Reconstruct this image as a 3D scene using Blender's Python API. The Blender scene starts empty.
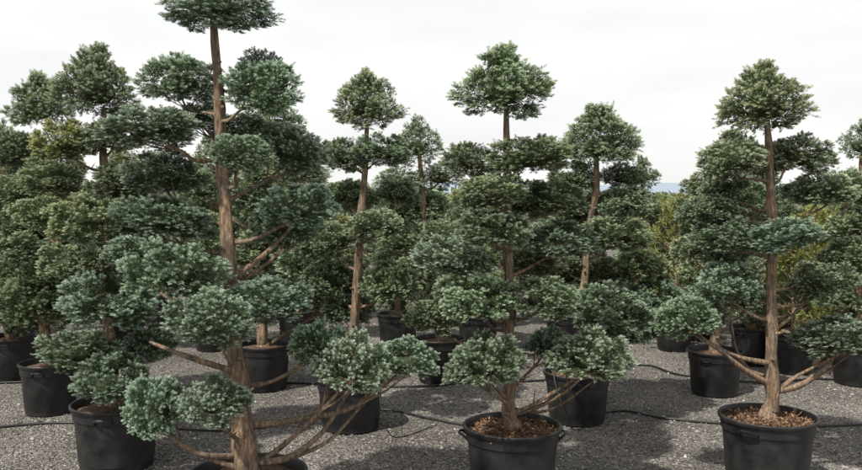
import bpy, math, random
import numpy as np
from mathutils import Vector
random.seed(7); rng=np.random.default_rng(11)
scene=bpy.context.scene
scene.view_settings.view_transform='Standard'; scene.view_settings.look='None'; scene.view_settings.exposure=0
F=838.0; H=1.82; A=math.atan(43/F)
# ---------- camera
cam=bpy.data.cameras.new("camera"); cam.lens=35; cam.sensor_width=36; cam.clip_end=20000; cam.clip_start=0.05
co=bpy.data.objects.new("camera",cam); co.location=(0,0,H); co.rotation_euler=(math.pi/2-A,0,0)
scene.collection.objects.link(co); scene.camera=co
def P(px,py,d):
    u=(px-431)/F; v=(235-py)/F
    dy=math.cos(A)+v*math.sin(A); dz=-math.sin(A)+v*math.cos(A)
    t=d/dy
    return Vector((u*t,d,H+dz*t))
def G(px,py):
    u=(px-431)/F; v=(235-py)/F
    dy=math.cos(A)+v*math.sin(A); dz=-math.sin(A)+v*math.cos(A)
    t=-H/dz
    return Vector((u*t,dy*t,0))
# ---------- light
el=math.radians(55); az=math.radians(-140)
sd=Vector((math.sin(az)*math.cos(el),math.cos(az)*math.cos(el),math.sin(el)))
sun=bpy.data.lights.new("sun",'SUN'); sun.energy=5.0; sun.angle=math.radians(1.2); sun.color=(1,0.95,0.87)
so=bpy.data.objects.new("sun",sun); so.rotation_euler=sd.to_track_quat('Z','Y').to_euler(); so.location=(-5,-5,10)
scene.collection.objects.link(so)
w=bpy.data.worlds.new("World"); scene.world=w; w.use_nodes=True
nt=w.node_tree; nt.nodes.clear()
def N(nt,t,**k):
    n=nt.nodes.new(t)
    for a,b in k.items(): setattr(n,a,b)
    return n
out=N(nt,'ShaderNodeOutputWorld'); bg=N(nt,'ShaderNodeBackground'); bg.inputs[1].default_value=0.1
sky=N(nt,'ShaderNodeTexSky',sky_type='NISHITA'); sky.sun_disc=False; sky.sun_elevation=el; sky.sun_rotation=az
sky.dust_density=3; sky.air_density=1
tc=N(nt,'ShaderNodeTexCoord'); sep=N(nt,'ShaderNodeSeparateXYZ'); nt.links.new(tc.outputs['Generated'],sep.inputs[0])
mr=N(nt,'ShaderNodeMapRange'); mr.inputs[1].default_value=0.3; mr.inputs[2].default_value=0.9; mr.inputs[3].default_value=1.0; mr.inputs[4].default_value=0.65
nt.links.new(sep.outputs[2],mr.inputs[0])
mp=N(nt,'ShaderNodeMapping'); mp.inputs['Scale'].default_value=(1.2,1.2,5); nt.links.new(tc.outputs['Generated'],mp.inputs[0])
no=N(nt,'ShaderNodeTexNoise'); no.inputs['Scale'].default_value=2.2; no.inputs['Detail'].default_value=6; nt.links.new(mp.outputs[0],no.inputs['Vector'])
cr=N(nt,'ShaderNodeValToRGB'); cr.color_ramp.elements[0].position=0.36; cr.color_ramp.elements[1].position=0.62
cr.color_ramp.elements[0].color=(.84,.84,.84,1); cr.color_ramp.elements[1].color=(1,1,1,1)
nt.links.new(no.outputs[0],cr.inputs[0])
mu=N(nt,'ShaderNodeMath',operation='MULTIPLY'); nt.links.new(mr.outputs[0],mu.inputs[0]); nt.links.new(cr.outputs[0],mu.inputs[1])
mx=N(nt,'ShaderNodeMix',data_type='RGBA'); nt.links.new(mu.outputs[0],mx.inputs[0]); nt.links.new(sky.outputs[0],mx.inputs[6])
mx.inputs[7].default_value=(10.5,10.5,10.4,1)
nt.links.new(mx.outputs[2],bg.inputs[0]); nt.links.new(bg.outputs[0],out.inputs[0])
# ---------- materials
def newmat(name):
    m=bpy.data.materials.new(name); m.use_nodes=True
    return m,m.node_tree,m.node_tree.nodes['Principled BSDF']
def ramp(nt,stops):
    r=N(nt,'ShaderNodeValToRGB'); e=r.color_ramp.elements
    while len(e)<len(stops): e.new(0.5)
    for i,(p,c) in enumerate(stops): e[i].position=p; e[i].color=(*c,1)
    return r
leaf,t,b=newmat("juniper_foliage")
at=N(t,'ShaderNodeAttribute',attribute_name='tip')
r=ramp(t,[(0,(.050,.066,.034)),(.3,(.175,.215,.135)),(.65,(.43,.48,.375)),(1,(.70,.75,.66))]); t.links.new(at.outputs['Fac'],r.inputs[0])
oi=N(t,'ShaderNodeObjectInfo')
m1=N(t,'ShaderNodeMix',data_type='RGBA',blend_type='MULTIPLY'); m1.inputs[0].default_value=1
t.links.new(r.outputs[0],m1.inputs[6]); t.links.new(oi.outputs['Color'],m1.inputs[7])
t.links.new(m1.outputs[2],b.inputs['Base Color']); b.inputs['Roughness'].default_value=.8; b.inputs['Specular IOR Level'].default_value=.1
tr=N(t,'ShaderNodeBsdfTranslucent'); t.links.new(m1.outputs[2],tr.inputs[0])
ms=N(t,'ShaderNodeMixShader'); ms.inputs[0].default_value=.22
t.links.new(b.outputs[0],ms.inputs[1]); t.links.new(tr.outputs[0],ms.inputs[2]); t.links.new(ms.outputs[0],t.nodes['Material Output'].inputs[0])
core,t,b=newmat("pad_shade_core"); b.inputs['Base Color'].default_value=(.05,.06,.035,1); b.inputs['Roughness'].default_value=1; b.inputs['Specular IOR Level'].default_value=0  # solid dark core added to block light through pads and deepen the creases
bark,t,b=newmat("juniper_bark")
tc=N(t,'ShaderNodeTexCoord'); mp=N(t,'ShaderNodeMapping'); mp.inputs['Scale'].default_value=(50,50,11); t.links.new(tc.outputs['Object'],mp.inputs[0])
n1=N(t,'ShaderNodeTexNoise'); n1.inputs['Scale'].default_value=1.4; n1.inputs['Detail'].default_value=8; n1.inputs['Roughness'].default_value=.65; t.links.new(mp.outputs[0],n1.inputs['Vector'])
r=ramp(t,[(.30,(.075,.055,.042)),(.5,(.22,.162,.115)),(.70,(.45,.35,.26))]); t.links.new(n1.outputs[0],r.inputs[0])
n2=N(t,'ShaderNodeTexNoise'); n2.inputs['Scale'].default_value=9; n2.inputs['Detail'].default_value=4; t.links.new(tc.outputs['Object'],n2.inputs['Vector'])
r3=ramp(t,[(.35,(.64,.69,.73)),(.65,(1.12,1.03,.93))]); t.links.new(n2.outputs[0],r3.inputs[0])
m=N(t,'ShaderNodeMix',data_type='RGBA',blend_type='MULTIPLY'); m.inputs[0].default_value=1; t.links.new(r.outputs[0],m.inputs[6]); t.links.new(r3.outputs[0],m.inputs[7])
t.links.new(m.outputs[2],b.inputs['Base Color'])
bp=N(t,'ShaderNodeBump'); bp.inputs['Strength'].default_value=.9; bp.inputs['Distance'].default_value=.012; t.links.new(n1.outputs[0],bp.inputs['Height']); t.links.new(bp.outputs[0],b.inputs['Normal'])
b.inputs['Roughness'].default_value=.9; b.inputs['Specular IOR Level'].default_value=.2
pot,t,b=newmat("black_plastic")
tc=N(t,'ShaderNodeTexCoord'); n1=N(t,'ShaderNodeTexNoise'); n1.inputs['Scale'].default_value=9; n1.inputs['Detail'].default_value=8; t.links.new(tc.outputs['Object'],n1.inputs['Vector'])
r=ramp(t,[(.35,(.007,.007,.008)),(.75,(.028,.027,.026))]); t.links.new(n1.outputs[0],r.inputs[0]); t.links.new(r.outputs[0],b.inputs['Base Color'])
r2=ramp(t,[(.3,(.35,.35,.35)),(.7,(.62,.62,.62))]); t.links.new(n1.outputs[0],r2.inputs[0]); t.links.new(r2.outputs[0],b.inputs['Roughness'])
def attrmat(name,stops,rough=.9):
    m,t,b=newmat(name); at=N(t,'ShaderNodeAttribute',attribute_name='tip')
    r=ramp(t,stops); t.links.new(at.outputs['Fac'],r.inputs[0]); t.links.new(r.outputs[0],b.inputs['Base Color']); b.inputs['Roughness'].default_value=rough
    return m
mulch=attrmat("bark_mulch",[(0,(.05,.03,.02)),(.5,(.16,.09,.05)),(1,(.34,.21,.12))])
stone=attrmat("gravel_stone",[(0,(.065,.060,.055)),(.5,(.195,.182,.167)),(.85,(.34,.32,.295)),(1,(.54,.51,.475))],.85)
soil,t,b=newmat("potting_soil")
n1=N(t,'ShaderNodeTexNoise'); n1.inputs['Scale'].default_value=60; n1.inputs['Detail'].default_value=6
tc=N(t,'ShaderNodeTexCoord'); t.links.new(tc.outputs['Object'],n1.inputs['Vector'])
r=ramp(t,[(.35,(.03,.018,.012)),(.7,(.16,.09,.05))]); t.links.new(n1.outputs[0],r.inputs[0]); t.links.new(r.outputs[0],b.inputs['Base Color']); b.inputs['Roughness'].default_value=.95
grd,t,b=newmat("gravel")
tc=N(t,'ShaderNodeTexCoord')
v=N(t,'ShaderNodeTexVoronoi'); v.inputs['Scale'].default_value=75; t.links.new(tc.outputs['Object'],v.inputs['Vector'])
v2=N(t,'ShaderNodeTexVoronoi'); v2.inputs['Scale'].default_value=32; t.links.new(tc.outputs['Object'],v2.inputs['Vector'])
sp=N(t,'ShaderNodeSeparateColor'); t.links.new(v.outputs['Color'],sp.inputs[0])
r=ramp(t,[(0,(.07,.065,.059)),(.5,(.185,.172,.157)),(.85,(.305,.286,.265)),(1,(.45,.43,.40))]); t.links.new(sp.outputs[0],r.inputs[0])
n1=N(t,'ShaderNodeTexNoise'); n1.inputs['Scale'].default_value=.9; n1.inputs['Detail'].default_value=7; t.links.new(tc.outputs['Object'],n1.inputs['Vector'])
r2=ramp(t,[(.35,(.60,.58,.55)),(.65,(1.15,1.13,1.1))]); t.links.new(n1.outputs[0],r2.inputs[0])
m=N(t,'ShaderNodeMix',data_type='RGBA',blend_type='MULTIPLY'); m.inputs[0].default_value=1; t.links.new(r.outputs[0],m.inputs[6]); t.links.new(r2.outputs[0],m.inputs[7])
t.links.new(m.outputs[2],b.inputs['Base Color']); b.inputs['Roughness'].default_value=.9
ad=N(t,'ShaderNodeMath',operation='ADD'); t.links.new(v.outputs['Distance'],ad.inputs[0]); t.links.new(v2.outputs['Distance'],ad.inputs[1])
bp=N(t,'ShaderNodeBump',invert=True); bp.inputs['Strength'].default_value=1; bp.inputs['Distance'].default_value=.02; t.links.new(ad.outputs[0],bp.inputs['Height']); t.links.new(bp.outputs[0],b.inputs['Normal'])
# ---------- mesh helpers
def mesh(name,vs,fs,mats,tip=None,smooth=False,mi=None):
    me=bpy.data.meshes.new(name); me.from_pydata([tuple(v) for v in vs] if not isinstance(vs,np.ndarray) else vs.tolist(),[],fs if not isinstance(fs,np.ndarray) else fs.tolist())
    for m in mats: me.materials.append(m)
    if tip is not None:
        a=me.attributes.new('tip','FLOAT','POINT'); a.data.foreach_set('value',np.asarray(tip,dtype=np.float32))
    if mi is not None: me.polygons.foreach_set('material_index',mi)
    me.polygons.foreach_set('use_smooth',[smooth]*len(me.polygons))
    me.update(); return me
def obj(name,me,parent=None,loc=(0,0,0)):
    o=bpy.data.objects.new(name,me); scene.collection.objects.link(o); o.location=loc
    if parent: o.parent=parent
    return o
def unit(a): return a/np.maximum(np.linalg.norm(a,axis=-1,keepdims=True),1e-9)
def leafquads(o,dirs,L,W,nrm=None):
    n=len(o); k=unit(rng.normal(size=(n,3)))
    if nrm is not None: k=unit(nrm+k*.6)
    side=unit(np.cross(dirs,k))
    mid=o+dirs*(L*0.5)[:,None]
    v=np.stack([o,mid+side*W[:,None]*.5,o+dirs*L[:,None],mid-side*W[:,None]*.5],1).reshape(-1,3)
    f=np.arange(n*4).reshape(-1,4)
    return v,f
import bmesh
def icos(sub):
    bm=bmesh.new(); bmesh.ops.create_icosphere(bm,subdivisions=sub,radius=1)
    v=np.array([x.co[:] for x in bm.verts]); f=[[q.index for q in x.verts] for x in bm.faces]; bm.free(); return v,f
iv,ifc=icos(2)
def pad_mesh(name,crown,ns=660,nl=58,ls=1.0,fill=8000):
    k=28
    i=np.arange(k)+.5; ph=np.arccos(1-2*i/k*.93); th=np.pi*(1+5**.5)*i+rng.uniform(0,6)
    d=np.stack([np.cos(th)*np.sin(ph),np.sin(th)*np.sin(ph),np.cos(ph)],1)
    d=unit(d+rng.normal(0,.13,(k,3)))
    c=d*rng.uniform(.52,.78,(k,1)); rad=rng.uniform(.18,.30,k)
    if crown:
        sh=1-.32*np.clip(c[:,2],0,1); c[:,0]*=sh; c[:,1]*=sh
        ex=np.array([[rng.normal(0,.07),rng.normal(0,.07),z] for z in (.70,.82,.94,1.04,1.12)]); er=np.array([.26,.2,.16,.12,.08])
        aa=rng.uniform(0,6.28,7); rr=rng.uniform(.12,.42,7)
        ex2=np.stack([rr*np.cos(aa),rr*np.sin(aa),rng.uniform(.95,1.1,7)-rr*.75],1)
        c=np.concatenate([c,ex,ex2]); rad=np.concatenate([rad,er,rng.uniform(.09,.15,7)])
    pr=rad**1.6; li=rng.choice(len(c),ns,p=pr/pr.sum())
    n=unit(unit(rng.normal(size=(ns,3)))+unit(c[li])*.8+np.array([0,0,.12]))
    o=c[li]+n*rad[li,None]*rng.uniform(.55,.95,(ns,1))
    ax=unit(n*.85+unit(o)*.5+np.array([0,0,.35])+rng.normal(0,.25,(ns,3)))
    Ls=rng.uniform(.09,.17,ns); lng=rng.random(ns)<(.12 if crown else .06); Ls[lng]*=1.6
    br=np.clip(rng.normal(.0,.14,ns),-.35,.35)
    si=np.repeat(np.arange(ns),nl); m=len(si)
    tt=rng.random(m)**.75
    jit=unit(np.cross(ax[si],rng.normal(size=(m,3))))
    pos=o[si]+ax[si]*(tt*Ls[si])[:,None]+jit*(rng.uniform(0,.048,m)*(1.12-tt))[:,None]
    dr=unit(ax[si]+jit*rng.uniform(.1,1.2,(m,1)))
    L=rng.uniform(.032,.072,m)*ls; W=rng.uniform(.009,.015,m)*ls
    v,f=leafquads(pos,dr,L,W,nrm=unit(n[si]+jit*.4+np.array([0,0,.4])))
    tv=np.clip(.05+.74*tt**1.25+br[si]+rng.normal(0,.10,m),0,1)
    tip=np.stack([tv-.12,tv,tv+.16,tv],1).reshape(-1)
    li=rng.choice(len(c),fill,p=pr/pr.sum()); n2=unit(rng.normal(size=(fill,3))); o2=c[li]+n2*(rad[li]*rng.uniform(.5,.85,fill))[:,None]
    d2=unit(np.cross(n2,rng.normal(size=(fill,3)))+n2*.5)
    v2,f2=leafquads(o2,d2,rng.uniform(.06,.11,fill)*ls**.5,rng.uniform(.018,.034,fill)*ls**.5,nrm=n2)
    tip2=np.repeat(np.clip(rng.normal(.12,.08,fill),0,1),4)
    f=np.concatenate([f,f2+len(v)]); v=np.concatenate([v,v2]); tip=np.concatenate([tip,tip2])
    z=v[:,2]; v[:,2]=np.where(z<0,z*.74,z)
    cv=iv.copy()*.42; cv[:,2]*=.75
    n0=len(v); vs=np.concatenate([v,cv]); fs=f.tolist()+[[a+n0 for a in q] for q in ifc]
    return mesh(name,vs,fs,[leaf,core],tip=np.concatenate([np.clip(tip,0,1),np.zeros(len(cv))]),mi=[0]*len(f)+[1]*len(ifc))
PADS=[pad_mesh(f"pad_mesh_{i}",False) for i in range(9)]
CROWNS=[pad_mesh(f"crown_mesh_{i}",True,ns=740) for i in range(4)]
PADS_F=[pad_mesh(f"far_pad_mesh_{i}",False,ns=360,nl=22,ls=1.7,fill=2800) for i in range(5)]
CROWNS_F=[pad_mesh(f"far_crown_mesh_{i}",True,ns=400,nl=22,ls=1.7,fill=2800) for i in range(3)]
def tube(path,rads,sides=10,seed=0):
    pts=[Vector(p) for p in path]; R=[]; Q=[]
    n=len(pts)
    for i in range(n-1):
        p0=pts[max(i-1,0)];p1=pts[i];p2=pts[i+1];p3=pts[min(i+2,n-1)]
        for s in range(5):
            t=s/5
            Q.append(.5*((2*p1)+(p2-p0)*t+(2*p0-5*p1+4*p2-p3)*t*t+(3*p1-p0-3*p2+p3)*t**3)); R.append(rads[i]*(1-t)+rads[i+1]*t)
    Q.append(pts[-1]); R.append(rads[-1])
    vs=[];fs=[]; ph=[random.uniform(0,6) for _ in range(3)]
    for i,q in enumerate(Q):
        tg=(Q[min(i+1,len(Q)-1)]-Q[max(i-1,0)]).normalized()
        ref=Vector((0,1,0)) if abs(tg.y)<.9 else Vector((1,0,0))
        a=tg.cross(ref).normalized(); b_=tg.cross(a)
        for k in range(sides):
            th=2*math.pi*k/sides
            rr=R[i]*(1+.12*math.sin(3*th+ph[0]+i*.25)+.08*math.sin(5*th+ph[1]-i*.4)+.09*math.sin(i*.9+ph[2])+random.uniform(-.05,.05))
            vs.append(q+(a*math.cos(th)+b_*math.sin(th))*rr)
    m=len(Q)
    for i in range(m-1):
        for k in range(sides):
            fs.append([i*sides+k,i*sides+(k+1)%sides,(i+1)*sides+(k+1)%sides,(i+1)*sides+k])
    fs.append([k for k in range(sides)][::-1]); fs.append([(m-1)*sides+k for k in range(sides)])
    return vs,fs
class MB:
    def __init__(s): s.v=[];s.f=[]
    def add(s,v,f):
        n=len(s.v); s.v+=list(v); s.f+=[[a+n for a in q] for q in f]
# ---------- pot
def lathe(prof,seg=56):
    v=[];f=[]
    for (r,z) in prof:
        for k in range(seg):
            a=2*math.pi*k/seg; v.append((r*math.cos(a),r*math.sin(a),z))
    for i in range(len(prof)-1):
        for k in range(seg): f.append([i*seg+k,i*seg+(k+1)%seg,(i+1)*seg+(k+1)%seg,(i+1)*seg+k])
    return v,f
def make_pot(x,y,dia,h,chips=0):
    e=bpy.data.objects.new("plant_pot",None); e.location=(x,y,0); scene.collection.objects.link(e); e.rotation_euler[2]=random.uniform(0,6)
    R=dia/2
    prof=[(R*.0001,.004),(R*.76,.004),(R*.80,.012),(R*.81,.05),(R*.825,.055),(R*.90,h-.09),(R*.935,h-.085),(R*.945,h-.03),(R*.985,h-.026),(R*1.0,h-.018),(R*1.0,h-.004),(R*.985,h),(R*.95,h),(R*.935,h-.01),(R*.91,h-.09),(R*.89,h-.12)]
    v,f=lathe(prof); mb=MB(); mb.add(v,f)
    for sgn in (0,math.pi):
        pa=[Vector((R*q*math.cos(sgn+a),R*q*math.sin(sgn+a),h-z)) for a,q,z in ((-.2,.90,.085),(-.17,1.02,.055),(0,1.07,.048),(.17,1.02,.055),(.2,.90,.085))]
        mb.add(*tube(pa,[.008]*5,6))
    o=obj("pot_body",mesh("pot_body",mb.v,mb.f,[pot],smooth=True),e)
    md=o.modifiers.new("es",'EDGE_SPLIT'); md.split_angle=math.radians(35)
    v=[];f=[];sg=36
    for i in range(9):
        rr=R*.925*i/8
        for k in range(sg):
            a=2*math.pi*k/sg; v.append((rr*math.cos(a),rr*math.sin(a),h-.055+.035*(1-(i/8)**2)+random.uniform(-.005,.005)))
    for i in range(8):
        for k in range(sg): f.append([i*sg+k,i*sg+(k+1)%sg,(i+1)*sg+(k+1)%sg,(i+1)*sg+k])
    obj("soil",mesh("soil",v,f,[soil]),e)
    if chips:
        n=chips; r=R*.90*np.sqrt(rng.random(n)); a=rng.uniform(0,6.28,n)
        o_=np.stack([r*np.cos(a),r*np.sin(a),h-.046+.035*(1-(r/R)**2)+rng.uniform(-.002,.012,n)],1)
        dd=rng.normal(size=(n,3)); dd[:,2]*=.3; dd=unit(dd)
        vv,ff=leafquads(o_,dd,rng.uniform(.012,.04,n),rng.uniform(.007,.017,n))
        obj("bark_chips",mesh("chips",vv,ff,[mulch],tip=np.repeat(rng.random(n),4)),e)
    return e
# ---------- tree
def tint(kind):
    b={'blue':(.86,.98,.92),'mid':(.91,.98,.82),'yel':(1.08,1.0,.60)}[kind]; k=random.uniform(.82,1.12)
    return (b[0]*k*random.uniform(.95,1.07),b[1]*k,b[2]*k*random.uniform(.93,1.05),1)
def build_tree(trunk,pads,kind,base,far=False,limbs=()):
    e=bpy.data.objects.new("topiary_juniper_tree",None); e.location=base; scene.collection.objects.link(e)
    mb=MB(); B=Vector(base)
    tp=[p-B for p,_ in trunk]; tr_=[r for _,r in trunk]
    mb.add(*tube(tp,tr_,16))
    for pts,r0 in limbs:
        n=len(pts); mb.add(*tube([p-B for p in pts],[r0*(1-.65*i/(n-1)) for i in range(n)],9))
    zs=[p.z for p in tp]
    def at(z):
        z=min(max(z,zs[-1]+.03),zs[0])
        for i in range(len(zs)-1):
            if zs[i]>=z>=zs[i+1]:
                t=(zs[i]-z)/max(zs[i]-zs[i+1],1e-6); return tp[i].lerp(tp[i+1],t),tr_[i]*(1-t)+tr_[i+1]*t
        return tp[-1],tr_[-1]
    for q in range(7):
        s,sr=at(random.uniform(zs[-1]+.15,zs[0]-.2)); a=random.uniform(0,6.28); dv=Vector((math.cos(a),math.sin(a),.3)); l=random.uniform(1.4,2.6)
        mb.add(*tube([s,s+dv*sr*1.1,s+dv*sr*l],[sr*.45,sr*.33,sr*.2],7))
    PM,CM=(PADS_F,CROWNS_F) if far else (PADS,CROWNS)
    for j,(c,rx,rz,cr_,kd) in enumerate(pads):
        c=c-B
        o=obj(f"foliage_pad_{j+1}",random.choice(CM if cr_ else PM),e,c)
        o.scale=(rx*random.uniform(1.03,1.12),rx*random.uniform(.96,1.08),rz*(1.05 if cr_ else random.uniform(1.12,1.24)))
        o.rotation_euler=(random.uniform(-.15,.15),random.uniform(-.15,.15),random.uniform(0,6.28)); o.color=tint(kd)
        if cr_: continue
        hd=math.hypot(c.x-at(c.z)[0].x,c.y-at(c.z)[0].y)
        if hd<.04: continue
        low=c.z<.95
        if low and limbs and c.z<.8: continue_auto=random.random()<.35
        else: continue_auto=True
        end=c+Vector((0,0,-rz*.25))
        s,sr=at(c.z-rz*.4-hd*(random.uniform(.6,.85) if low else random.uniform(.25,.5)))
        L=(end-s).length
        sag=.035 if low else .09
        h1=s.lerp(end,.33)+Vector((random.uniform(-.03,.03),random.uniform(-.03,.03),-sag*L+random.uniform(-.02,.02)))
        h2=s.lerp(end,.68)+Vector((random.uniform(-.04,.04),random.uniform(-.03,.03),-sag*1.2*L+random.uniform(-.02,.03)))
        r0=min(sr*.45,.010+.011*L)
        if continue_auto:
            mb.add(*tube([s,h1,h2,end],[r0*1.15,r0*.75,r0*.55,r0*.3],8))
            for q in range(3):
                a=random.uniform(0,6.28); tgt=c+Vector((math.cos(a)*rx*.6,math.sin(a)*rx*.6,rz*random.uniform(-.2,.2)))
                mb.add(*tube([h2,h2.lerp(tgt,.5)+Vector((0,0,-.02)),tgt],[r0*.4,r0*.28,r0*.15],5))
            if random.random()<.6:
                dv=Vector((random.uniform(-1,1),random.uniform(-1,1),random.uniform(-.2,1))).normalized()*random.uniform(.05,.14)
                mb.add(*tube([h1,h1+dv*.6,h1+dv],[r0*.35,r0*.25,.001],5))
    obj("trunk_and_limbs",mesh("wood",mb.v,mb.f,[bark],smooth=True),e)
    return e
def photo_tree(d,trunk,pads,kind,potdia,poth,basepx,chips=0,extra=6,limbs=()):
    base=P(basepx,300,d); base.z=0
    s=d/F
    tr_=[(P(x,y,d)+Vector((random.uniform(-.014,.014),random.uniform(-.02,.02),0)),w*s/2*.80) for x,y,w in trunk]
    last=tr_[-1]
    bz=poth-.035
    tr_=[q for q in tr_ if q[0].z>bz+.06]
    tr_.append((Vector((base.x,d,bz+.03)),last[1]*1.1)); tr_.append((Vector((base.x,d,bz-.10)),last[1]*1.7))
    pl=[]
    for p in pads:
        x,y,rx,ry,dy=p[:5]; kd=p[5] if len(p)>5 else kind; crn=len(p)>6
        dd=d+dy; pl.append((P(x,y,dd),rx*dd/F,ry*dd/F,crn,kd))
    zt=tr_[0][0].z; farr=d>6.8
    for i in range(extra):
        z=poth+.45+(zt-poth-.75)*(i+.5)/extra
        a=(i*2.4+base.x*3)%6.283 if farr else random.uniform(.15,.85)*math.pi
        r=random.uniform(.20,.40)*(1.15-.35*i/extra)
        cx=base.x+math.cos(a)*r*.8; pl.append((Vector((cx,d+(0 if farr else .12)+math.sin(a)*r,z)),random.uniform(.19,.25),random.uniform(.11,.14),False,kind))
    lm=[([P(x,y,d+dy) for x,y,dy in pts],w*s/2) for pts,w in limbs]
    build_tree(tr_,pl,kind,base,d>7.6,lm); make_pot(base.x,d,potdia,poth,chips)

C='x'
photo_tree(4.15,[(215,20,8),(216,60,10),(219,100,12),(223,150,14),(228,200,16),(231,250,18),(232,300,19),(237,350,21),(239,390,23),(243,430,27),(246,465,29)],
[(218,10,58,27,0,'blue'),(263,92,41,30,-.1,'blue'),(180,84,42,26,.25,'blue'),(240,157,38,22,-.25,'blue'),(150,131,50,24,-.05,'blue'),(290,154,34,24,.3,'blue'),
(163,178,40,22,.2,'blue'),(165,222,50,24,0,'blue'),(299,209,39,22,.05,'blue'),(173,275,54,32,-.25,'blue'),(212,322,47,30,-.40,'blue'),(268,303,44,24,-.1,'blue'),
(155,412,33,33,-.15,'blue'),(214,404,37,24,-.35,'blue'),(352,368,40,32,0,'blue'),(318,348,28,24,.15,'blue'),(406,362,33,21,.1,'blue'),(262,70,24,18,.1,'blue'),(200,120,26,16,.25,'blue'),(130,255,30,18,.3,'blue')],
'blue',.6,.42,246,extra=3,limbs=[([(238,372,0),(205,362,-.1),(175,352,-.1),(150,342,0)],8),([(236,275,0),(258,260,.05),(280,240,.1),(296,222,.1)],7),([(246,462,0),(285,459,.0),(322,432,.05),(352,385,.05)],9),([(243,455,0),(205,455,-.1),(175,440,-.12),(158,425,-.15)],7),([(290,458,.0),(330,440,.1),(362,405,.12),(395,372,.1)],5)])
photo_tree(5.0,[(508,105,7),(509,150,8),(509,190,10),(508,230,11),(507,270,12),(506,310,12),(508,350,14),(509,390,15),(508,415,17),(513,428,19)],
[(506,93,50,36,0,'mid',C),(530,159,42,23,-.1,'mid'),(470,163,31,19,.1,'mid'),(488,195,37,19,-.2,'mid'),(551,201,36,18,.05,'mid'),(494,231,42,20,-.25,'mid'),(561,243,39,18,.05,'blue'),
(452,261,39,20,.0,'blue'),(532,266,32,15,.2,'mid'),(477,302,40,23,-.15,'mid'),(543,300,39,20,-.15,'mid'),(431,320,28,19,.15,'mid'),(486,366,39,27,-.3,'blue'),(590,360,42,25,-.1,'blue'),(548,345,22,16,.2,'blue')],
'mid',.6,.42,513,chips=900,extra=2,limbs=[([(510,415,0),(535,408,0),(565,392,-.05),(586,372,-.1)],6),([(510,408,0),(540,412,.1),(565,402,.1),(600,375,0)],4),([(508,400,0),(498,390,-.1),(490,380,-.2)],5),([(509,350,0),(530,355,.1),(548,350,.2)],5)])
photo_tree(5.22,[(768,120,7),(769,160,9),(771,200,11),(771,240,12),(770,280,12),(771,320,13),(772,360,15),(772,395,17),(770,410,20)],
[(766,108,45,35,0,'mid',C),(733,162,33,22,-.05,'mid'),(800,158,33,20,.05,'mid'),(766,163,26,18,.2,'mid'),(822,193,36,20,.15,'mid'),(722,188,26,18,.25,'mid'),(712,211,27,17,.1,'mid'),(786,238,36,18,-.2,'blue'),
(727,236,34,18,0,'blue'),(823,282,36,20,.1,'mid'),(727,288,33,22,-.05,'blue'),(848,257,28,17,.2,'mid'),(838,341,44,23,0,'blue'),(688,321,33,23,-.1,'blue'),(690,252,22,14,.3,'mid')],
'mid',.6,.42,770,chips=900,extra=1,limbs=[([(770,384,0),(745,370,-.05),(722,352,-.1),(695,335,-.1)],7),([(772,378,0),(748,368,.1),(735,345,.1),(730,305,0)],4),([(774,392,0),(800,385,0),(822,370,0),(838,352,0)],7),([(772,388,0),(795,388,.12),(825,372,.12),(855,350,.05)],4),([(773,330,0),(790,318,.05),(808,298,.1)],5)])
photo_tree(5.5,[(103,110,6),(103,150,9),(104,190,11),(104,230,12),(106,280,13),(108,330,15),(110,380,18)],
[(96,92,40,36,0,'mid',C),(64,146,30,21,-.1,'yel'),(110,138,33,18,-.15,'mid'),(52,183,32,17,.05,'mid'),(86,222,38,26,-.2,'mid'),(122,186,34,20,-.1,'mid'),(140,240,34,22,.2,'mid'),
(68,264,32,19,.1,'mid'),(112,303,50,32,-.2,'blue'),(82,354,41,21,-.05,'blue'),(112,384,38,28,-.25,'blue'),(150,345,28,18,.1,'blue'),(40,215,28,18,.3,'mid'),(104,262,26,18,-.2,'mid')],
'mid',.58,.43,114,extra=4)
photo_tree(6.87,[(38,130,5),(39,180,8),(41,240,10),(44,300,12),(47,345,14)],
[(38,110,31,29,0,'mid',C),(16,153,28,20,0,'mid'),(56,168,28,17,-.1,'mid'),(20,192,28,17,-.15,'mid'),(37,246,40,20,-.2,'mid'),(15,225,26,16,.2,'mid'),(62,215,26,18,-.1,'yel'),(36,305,40,28,-.2,'mid'),(70,312,28,22,0,'mid'),(10,275,28,19,.2,'mid'),(75,280,28,17,.2,'mid')],
'mid',.48,.42,48)
photo_tree(8.1,[(4,160,5),(5,220,8),(8,290,11),(9,330,12)],
[(2,150,24,22,0,'mid',C),(-20,190,28,17,0),(14,205,26,17,-.1),(0,235,30,19,-.15),(-22,270,27,19,0),(14,262,26,18,-.1),(5,300,30,21,-.15),(-30,310,28,20,0),(28,322,26,17,0,)],
'mid',.52,.42,10)
photo_tree(7.7,[(268,130,5),(268,180,7),(266,240,9),(264,300,11),(262,340,13)],
[(275,128,32,28,0,'mid',C),(292,165,34,22,0),(248,195,30,19,-.1),(310,262,38,27,-.1),(262,245,30,20,-.1),(283,292,35,21,-.15),(235,290,30,20,.1),(205,190,28,20,.3),(200,250,32,22,.3),(325,300,26,16,.2),(270,215,28,18,-.15)],
'mid',.52,.42,263,extra=5)
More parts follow.
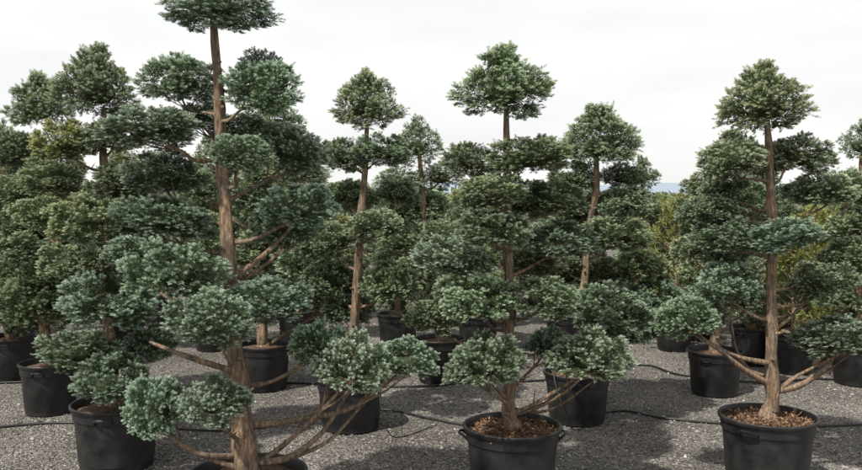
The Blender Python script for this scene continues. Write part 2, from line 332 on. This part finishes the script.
photo_tree(6.4,[(366,120,5),(364,170,7),(362,210,9),(358,250,10),(357,290,11),(355,330,12),(352,370,14)],
[(367,109,36,30,0,'mid',C),(344,158,28,18,0,'mid'),(382,153,30,16,-.12,'mid'),(375,227,31,16,-.2,'mid'),(322,242,32,21,.1,'mid'),(391,287,31,25,-.05,'mid'),(330,283,30,21,.2,'mid'),(345,195,24,14,.3,'mid'),(398,195,24,14,.3,'mid'),(348,310,30,20,.25,'mid')],
'mid',.54,.40,350,chips=300,extra=2)
photo_tree(8.0,[(420,150,5),(423,190,7),(424,230,8),(430,280,10),(438,320,11)],
[(418,148,26,24,0,'mid',C),(398,182,26,15,0),(440,178,24,14,.05),(405,212,24,14,.1),(440,240,28,16,-.1),(402,245,27,16,.1),(432,205,20,12,.2),(420,275,30,18,-.1),(455,290,28,18,0),(432,308,26,17,-.15)],
'mid',.5,.42,440,extra=2)
photo_tree(6.6,[(597,150,6),(594,190,8),(590,230,9),(588,270,10),(584,310,12),(580,350,13)],
[(600,146,41,32,0,'mid',C),(572,178,27,16,.1),(622,178,22,14,.15),(625,203,30,15,0),(575,212,26,16,.2),(617,237,37,18,-.1),(640,268,29,15,.05),(566,262,27,16,.2),(608,312,44,26,-.2,'blue'),(655,300,31,20,0,'blue'),(570,308,30,20,.1),(625,332,29,17,-.15,'blue'),(607,275,26,15,.25)],
'mid',.54,.40,578,chips=300,extra=2)
photo_tree(7.5,[(726,150,5),(724,190,7),(720,240,9),(718,290,11),(716,330,12)],
[(730,155,26,20,0,'mid',C),(705,188,24,15,0),(742,195,24,15,0),(703,232,24,15,.05),(738,255,26,16,-.1),(705,275,28,18,-.15),(745,300,28,18,.1),(704,310,26,16,.1)],
'mid',.5,.40,716,extra=2)
photo_tree(8.8,[(755,170,5),(754,230,8),(752,280,9),(750,320,10)],
[(758,170,22,17,0,'mid',C),(735,205,24,15,0),(778,210,24,15,0),(742,262,26,16,-.1),(772,290,26,16,0),(745,308,24,14,-.15)],
'mid',.45,.40,752,extra=3)
photo_tree(7.9,[(860,150,5),(860,200,7),(860,260,9),(858,320,11),(858,345,12)],
[(862,146,22,21,0,'mid',C),(850,187,26,17,-.1),(880,190,26,16,0),(858,225,28,16,-.15),(840,300,26,16,.1),(868,262,32,19,-.15),(876,320,30,18,-.1)],
'mid',.52,.42,860,extra=3)
# ---------- nursery rows further back
def filler(x,y,top,kind):
    base=Vector((x,y,0)); lean=random.uniform(-.06,.06)
    tr_=[(Vector((x+lean*(1-i/6)*1.5+random.uniform(-.015,.015),y,top-.15-(top-.45)*i/6)),.014+.022*i/6) for i in range(7)]; tr_.append((Vector((x,y,.25)),.05))
    pl=[(Vector((x+lean*1.5,y,top-.2)),random.uniform(.18,.25),.17,True,kind)]
    z=top-.44
    a=random.uniform(0,6.28)
    while z>.55:
        k=(top-z)/top; r=.12+.34*k
        pl.append((Vector((x+math.cos(a)*r,y+math.sin(a)*r,z)),random.uniform(.21,.28),random.uniform(.12,.155),False,random.choice([kind,kind,'mid'])))
        a+=2.4+random.uniform(-.4,.4); z-=random.uniform(.12,.17)
    build_tree(tr_,pl,kind,base,True); make_pot(x,y,.5,.4)
for row,(d,sp_) in enumerate([(9.8,1.05),(11.6,1.2),(13.8,1.4),(16.5,1.7)]):
    half=d*.58; x=-half+(row%2)*.5
    while x<half:
        px=431+x/d*F
        if px<320: tz=random.uniform(2.2,2.5)
        elif px<640: tz=random.uniform(1.8,2.0)
        elif px<715: tz=1.35
        else: tz=random.uniform(1.85,2.15)
        if not(640<px<715 and d<12): filler(x+random.uniform(-.12,.12),d+random.uniform(-.25,.25),tz,random.choice(['mid','mid','blue','yel']))
        x+=sp_
photo_tree(10.5,[(643,180,4),(643,230,6),(643,290,8)],[(643,178,17,17,0,'mid',C),(630,205,17,11,0),(655,212,17,11,0),(636,235,19,12,0),(655,250,19,12,0)],'mid',.45,.38,643,extra=4)
# ---------- long-needled pines
pine,t,b=newmat("pine_needles")
at=N(t,'ShaderNodeAttribute',attribute_name='tip')
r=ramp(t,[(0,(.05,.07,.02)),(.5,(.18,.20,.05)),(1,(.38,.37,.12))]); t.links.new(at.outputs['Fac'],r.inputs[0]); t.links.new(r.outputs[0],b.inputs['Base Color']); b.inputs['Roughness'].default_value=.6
def pine_shrub(x,y,h,wd):
    e=bpy.data.objects.new("pine_shrub",None); e.location=(x,y,0); scene.collection.objects.link(e)
    nc=150; z=rng.uniform(.28,1,nc)*h; a=rng.uniform(0,6.28,nc); rr=wd*np.sqrt(np.clip(1.08-z/h,0,1))*rng.uniform(.4,1.1,nc)
    c=np.stack([rr*np.cos(a),rr*np.sin(a),z-.06],1); out=unit(c*np.array([1,1,0])*1.4+np.array([0,0,.3]))
    nn=70; i=np.repeat(np.arange(nc),nn); m=len(i)
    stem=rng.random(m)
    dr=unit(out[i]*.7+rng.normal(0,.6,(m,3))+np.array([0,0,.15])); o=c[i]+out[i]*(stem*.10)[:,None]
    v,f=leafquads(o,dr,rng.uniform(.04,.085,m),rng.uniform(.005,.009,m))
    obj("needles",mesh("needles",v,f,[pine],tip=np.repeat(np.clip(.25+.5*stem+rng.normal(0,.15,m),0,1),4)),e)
    mb=MB(); mb.add(*tube([(0,0,h*.95),(0.02,0,h*.6),(0,0,.3)],[.008,.02,.035],8))
    for j in range(nc): 
        if j%3: continue
        cc=Vector(c[j].tolist()); mb.add(*tube([(0,0,max(.3,cc.z-.15)),(cc.x*.5,cc.y*.5,cc.z-.1),cc],[.01,.007,.003],5))
    obj("branches",mesh("wood",mb.v,mb.f,[bark],smooth=True),e)
    make_pot(x,y,.45,.36)
for px,d,top in [(676,9.6,203),(700,10.3,200),(660,11,212),(688,12,197),(712,11.4,205),(668,13,198),(795,8.4,222),(814,9.3,210),(838,9.2,218),(790,10.2,212),(826,10.8,208)]:
    p=P(px,top,d); pine_shrub(p.x,d,p.z,random.uniform(.42,.52))
# ---------- far nursery stock, one mass
V=[];Fc=[];T=[];n0=0
for i in range(520):
    d=random.uniform(19,60); x=random.uniform(-.65,.65)*d; h=random.uniform(1.3,1.78 if .25<x/d<.36 else 1.95); m=170
    z=rng.uniform(.15,1,m)*h; rr=.55*(1.15-z/h)**.6*rng.uniform(.6,1,m); a=rng.uniform(0,6.28,m)
    o=np.stack([x+rr*np.cos(a),d+rr*np.sin(a),z],1); dr=unit(np.stack([np.cos(a),np.sin(a),np.full(m,.5)],1)+rng.normal(0,.5,(m,3)))
    v,f=leafquads(o,dr,rng.uniform(.15,.32,m),rng.uniform(.08,.16,m)); V.append(v);Fc.append(f+n0);n0+=len(v);T.append(np.repeat(np.clip(rng.normal(.2,.13,m)+random.uniform(-.1,.1),0,1),4))
o=obj("distant_nursery_trees",mesh("dt",np.concatenate(V),np.concatenate(Fc),[leaf],tip=np.concatenate(T))); o.color=(.9,1,.85,1)
# ---------- hills
hm,t,b=newmat("hill_painted_haze"); b.inputs['Base Color'].default_value=(.27,.32,.38,1); b.inputs['Roughness'].default_value=1; b.inputs['Specular IOR Level'].default_value=0  # distance haze is painted into the bluish base colour
v=[];f=[];n=240
for i in range(n+1):
    x=-3200+6400*i/n
    hgt=25+9*math.sin(x*.0021+.4)+6*math.sin(x*.0083)+3*math.sin(x*.027)+random.uniform(-.8,.8)
    v+=[(x,2600,-2),(x,2750,hgt*.6),(x,3000,hgt)]
for i in range(n):
    for k in range(2): f.append([i*3+k,(i+1)*3+k,(i+1)*3+k+1,i*3+k+1])
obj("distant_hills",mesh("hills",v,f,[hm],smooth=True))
# ---------- ground + stones
obj("gravel_ground",mesh("ground",[(-4000,-200,0),(4000,-200,0),(4000,6000,0),(-4000,6000,0)],[[0,1,2,3]],[grd]))
n=75000; d=3.2+8.5*rng.random(n)**1.5; x=rng.uniform(-.62,.62,n)*d; sz=rng.uniform(.004,.0095,n)*(1+1.0*(rng.random(n)<.06))
ov=np.array([[1,0,0],[0,1,0],[-1,0,0],[0,-1,0],[0,0,1],[0,0,-1]],float)
vv=ov[None]*rng.uniform(.6,1.2,(n,6,3))+rng.normal(0,.18,(n,6,3)); vv[:,:,2]*=.7
ang=rng.uniform(0,6.28,n); ca,sa=np.cos(ang)[:,None],np.sin(ang)[:,None]
xx=vv[:,:,0]*ca-vv[:,:,1]*sa; yy=vv[:,:,0]*sa+vv[:,:,1]*ca
vv=np.stack([xx*sz[:,None]+x[:,None],yy*sz[:,None]+d[:,None],vv[:,:,2]*sz[:,None]+sz[:,None]*.35],2).reshape(-1,3)
of=np.array([[0,1,4],[1,2,4],[2,3,4],[3,0,4],[1,0,5],[2,1,5],[3,2,5],[0,3,5]])
ff=(of[None]+(np.arange(n)*6)[:,None,None]).reshape(-1,3)
obj("gravel_stones",mesh("stones",vv,ff,[stone],tip=np.repeat(rng.random(n)**1.3,6)))
n=2500; d=3.3+6*rng.random(n); x=rng.uniform(-.6,.6,n)*d
dd=rng.normal(size=(n,3)); dd[:,2]*=.15
v_,f_=leafquads(np.stack([x,d,np.full(n,.008)],1),unit(dd),rng.uniform(.01,.035,n),rng.uniform(.003,.009,n))
obj("leaf_litter",mesh("litter",v_,f_,[mulch],tip=np.repeat(rng.random(n),4)))
# ---------- irrigation hoses
def hose(pts,r=.011):
    ps=[]
    for p in pts: g=G(*p) if len(p)==2 else Vector(p); ps.append(g+Vector((0,0,r+.004 if len(p)==2 else 0)))
    v,f=tube(ps,[r]*len(ps),8); obj("irrigation_hose",mesh("hose",v,f,[pot],smooth=True))
hose([(-40,432),(60,424),(150,428),(230,432),(300,422),(380,411),(430,420),(480,427),(560,421),(620,412),(660,419),(725,425),(800,428),(900,424)],.009)
hose([(-30,385),(90,382),(180,388),(280,384),(400,388),(470,384),(560,380),(640,366),(680,376),(760,384),(820,380),(900,386)],.010)
def drip(px,py,d,dia,h):
    b_=P(px,300,d); x0=b_.x+random.choice([-1,1])*dia*.4
    y0=d-dia*.38
    hose([(b_.x,d-.02,h+.03),(x0*.5+b_.x*.5,y0+.1,h+.05),(x0,y0,h+.015),(x0+.05,y0-.12,h*.5),(x0+.14,y0-.12,.02),(x0+.45,y0+.25,.012)],.004)
drip(350,0,6.4,.54,.4); drip(578,0,6.6,.54,.4)
bm_,t,b=newmat("burlap"); b.inputs['Roughness'].default_value=.95
n1=N(t,'ShaderNodeTexNoise'); n1.inputs['Scale'].default_value=25; n1.inputs['Detail'].default_value=6
r=ramp(t,[(.3,(.24,.18,.12)),(.7,(.5,.41,.29))]); t.links.new(n1.outputs[0],r.inputs[0]); t.links.new(r.outputs[0],b.inputs['Base Color'])
g=P(803,300,8.7)
v,f=lathe([(.001,.005),(.17,.005),(.2,.05),(.23,.2),(.22,.33),(.2,.37),(.12,.40),(.05,.41),(.04,.46),(.001,.47)],28)
v=[(a*(1+.06*math.sin(7*math.atan2(b__,a)+c*20)),b__*(1+.06*math.sin(7*math.atan2(b__,a)+c*20)),c) for a,b__,c in v]
obj("burlap_root_ball",mesh("ball",v,f,[bm_],smooth=True),None,(g.x,8.7,0))
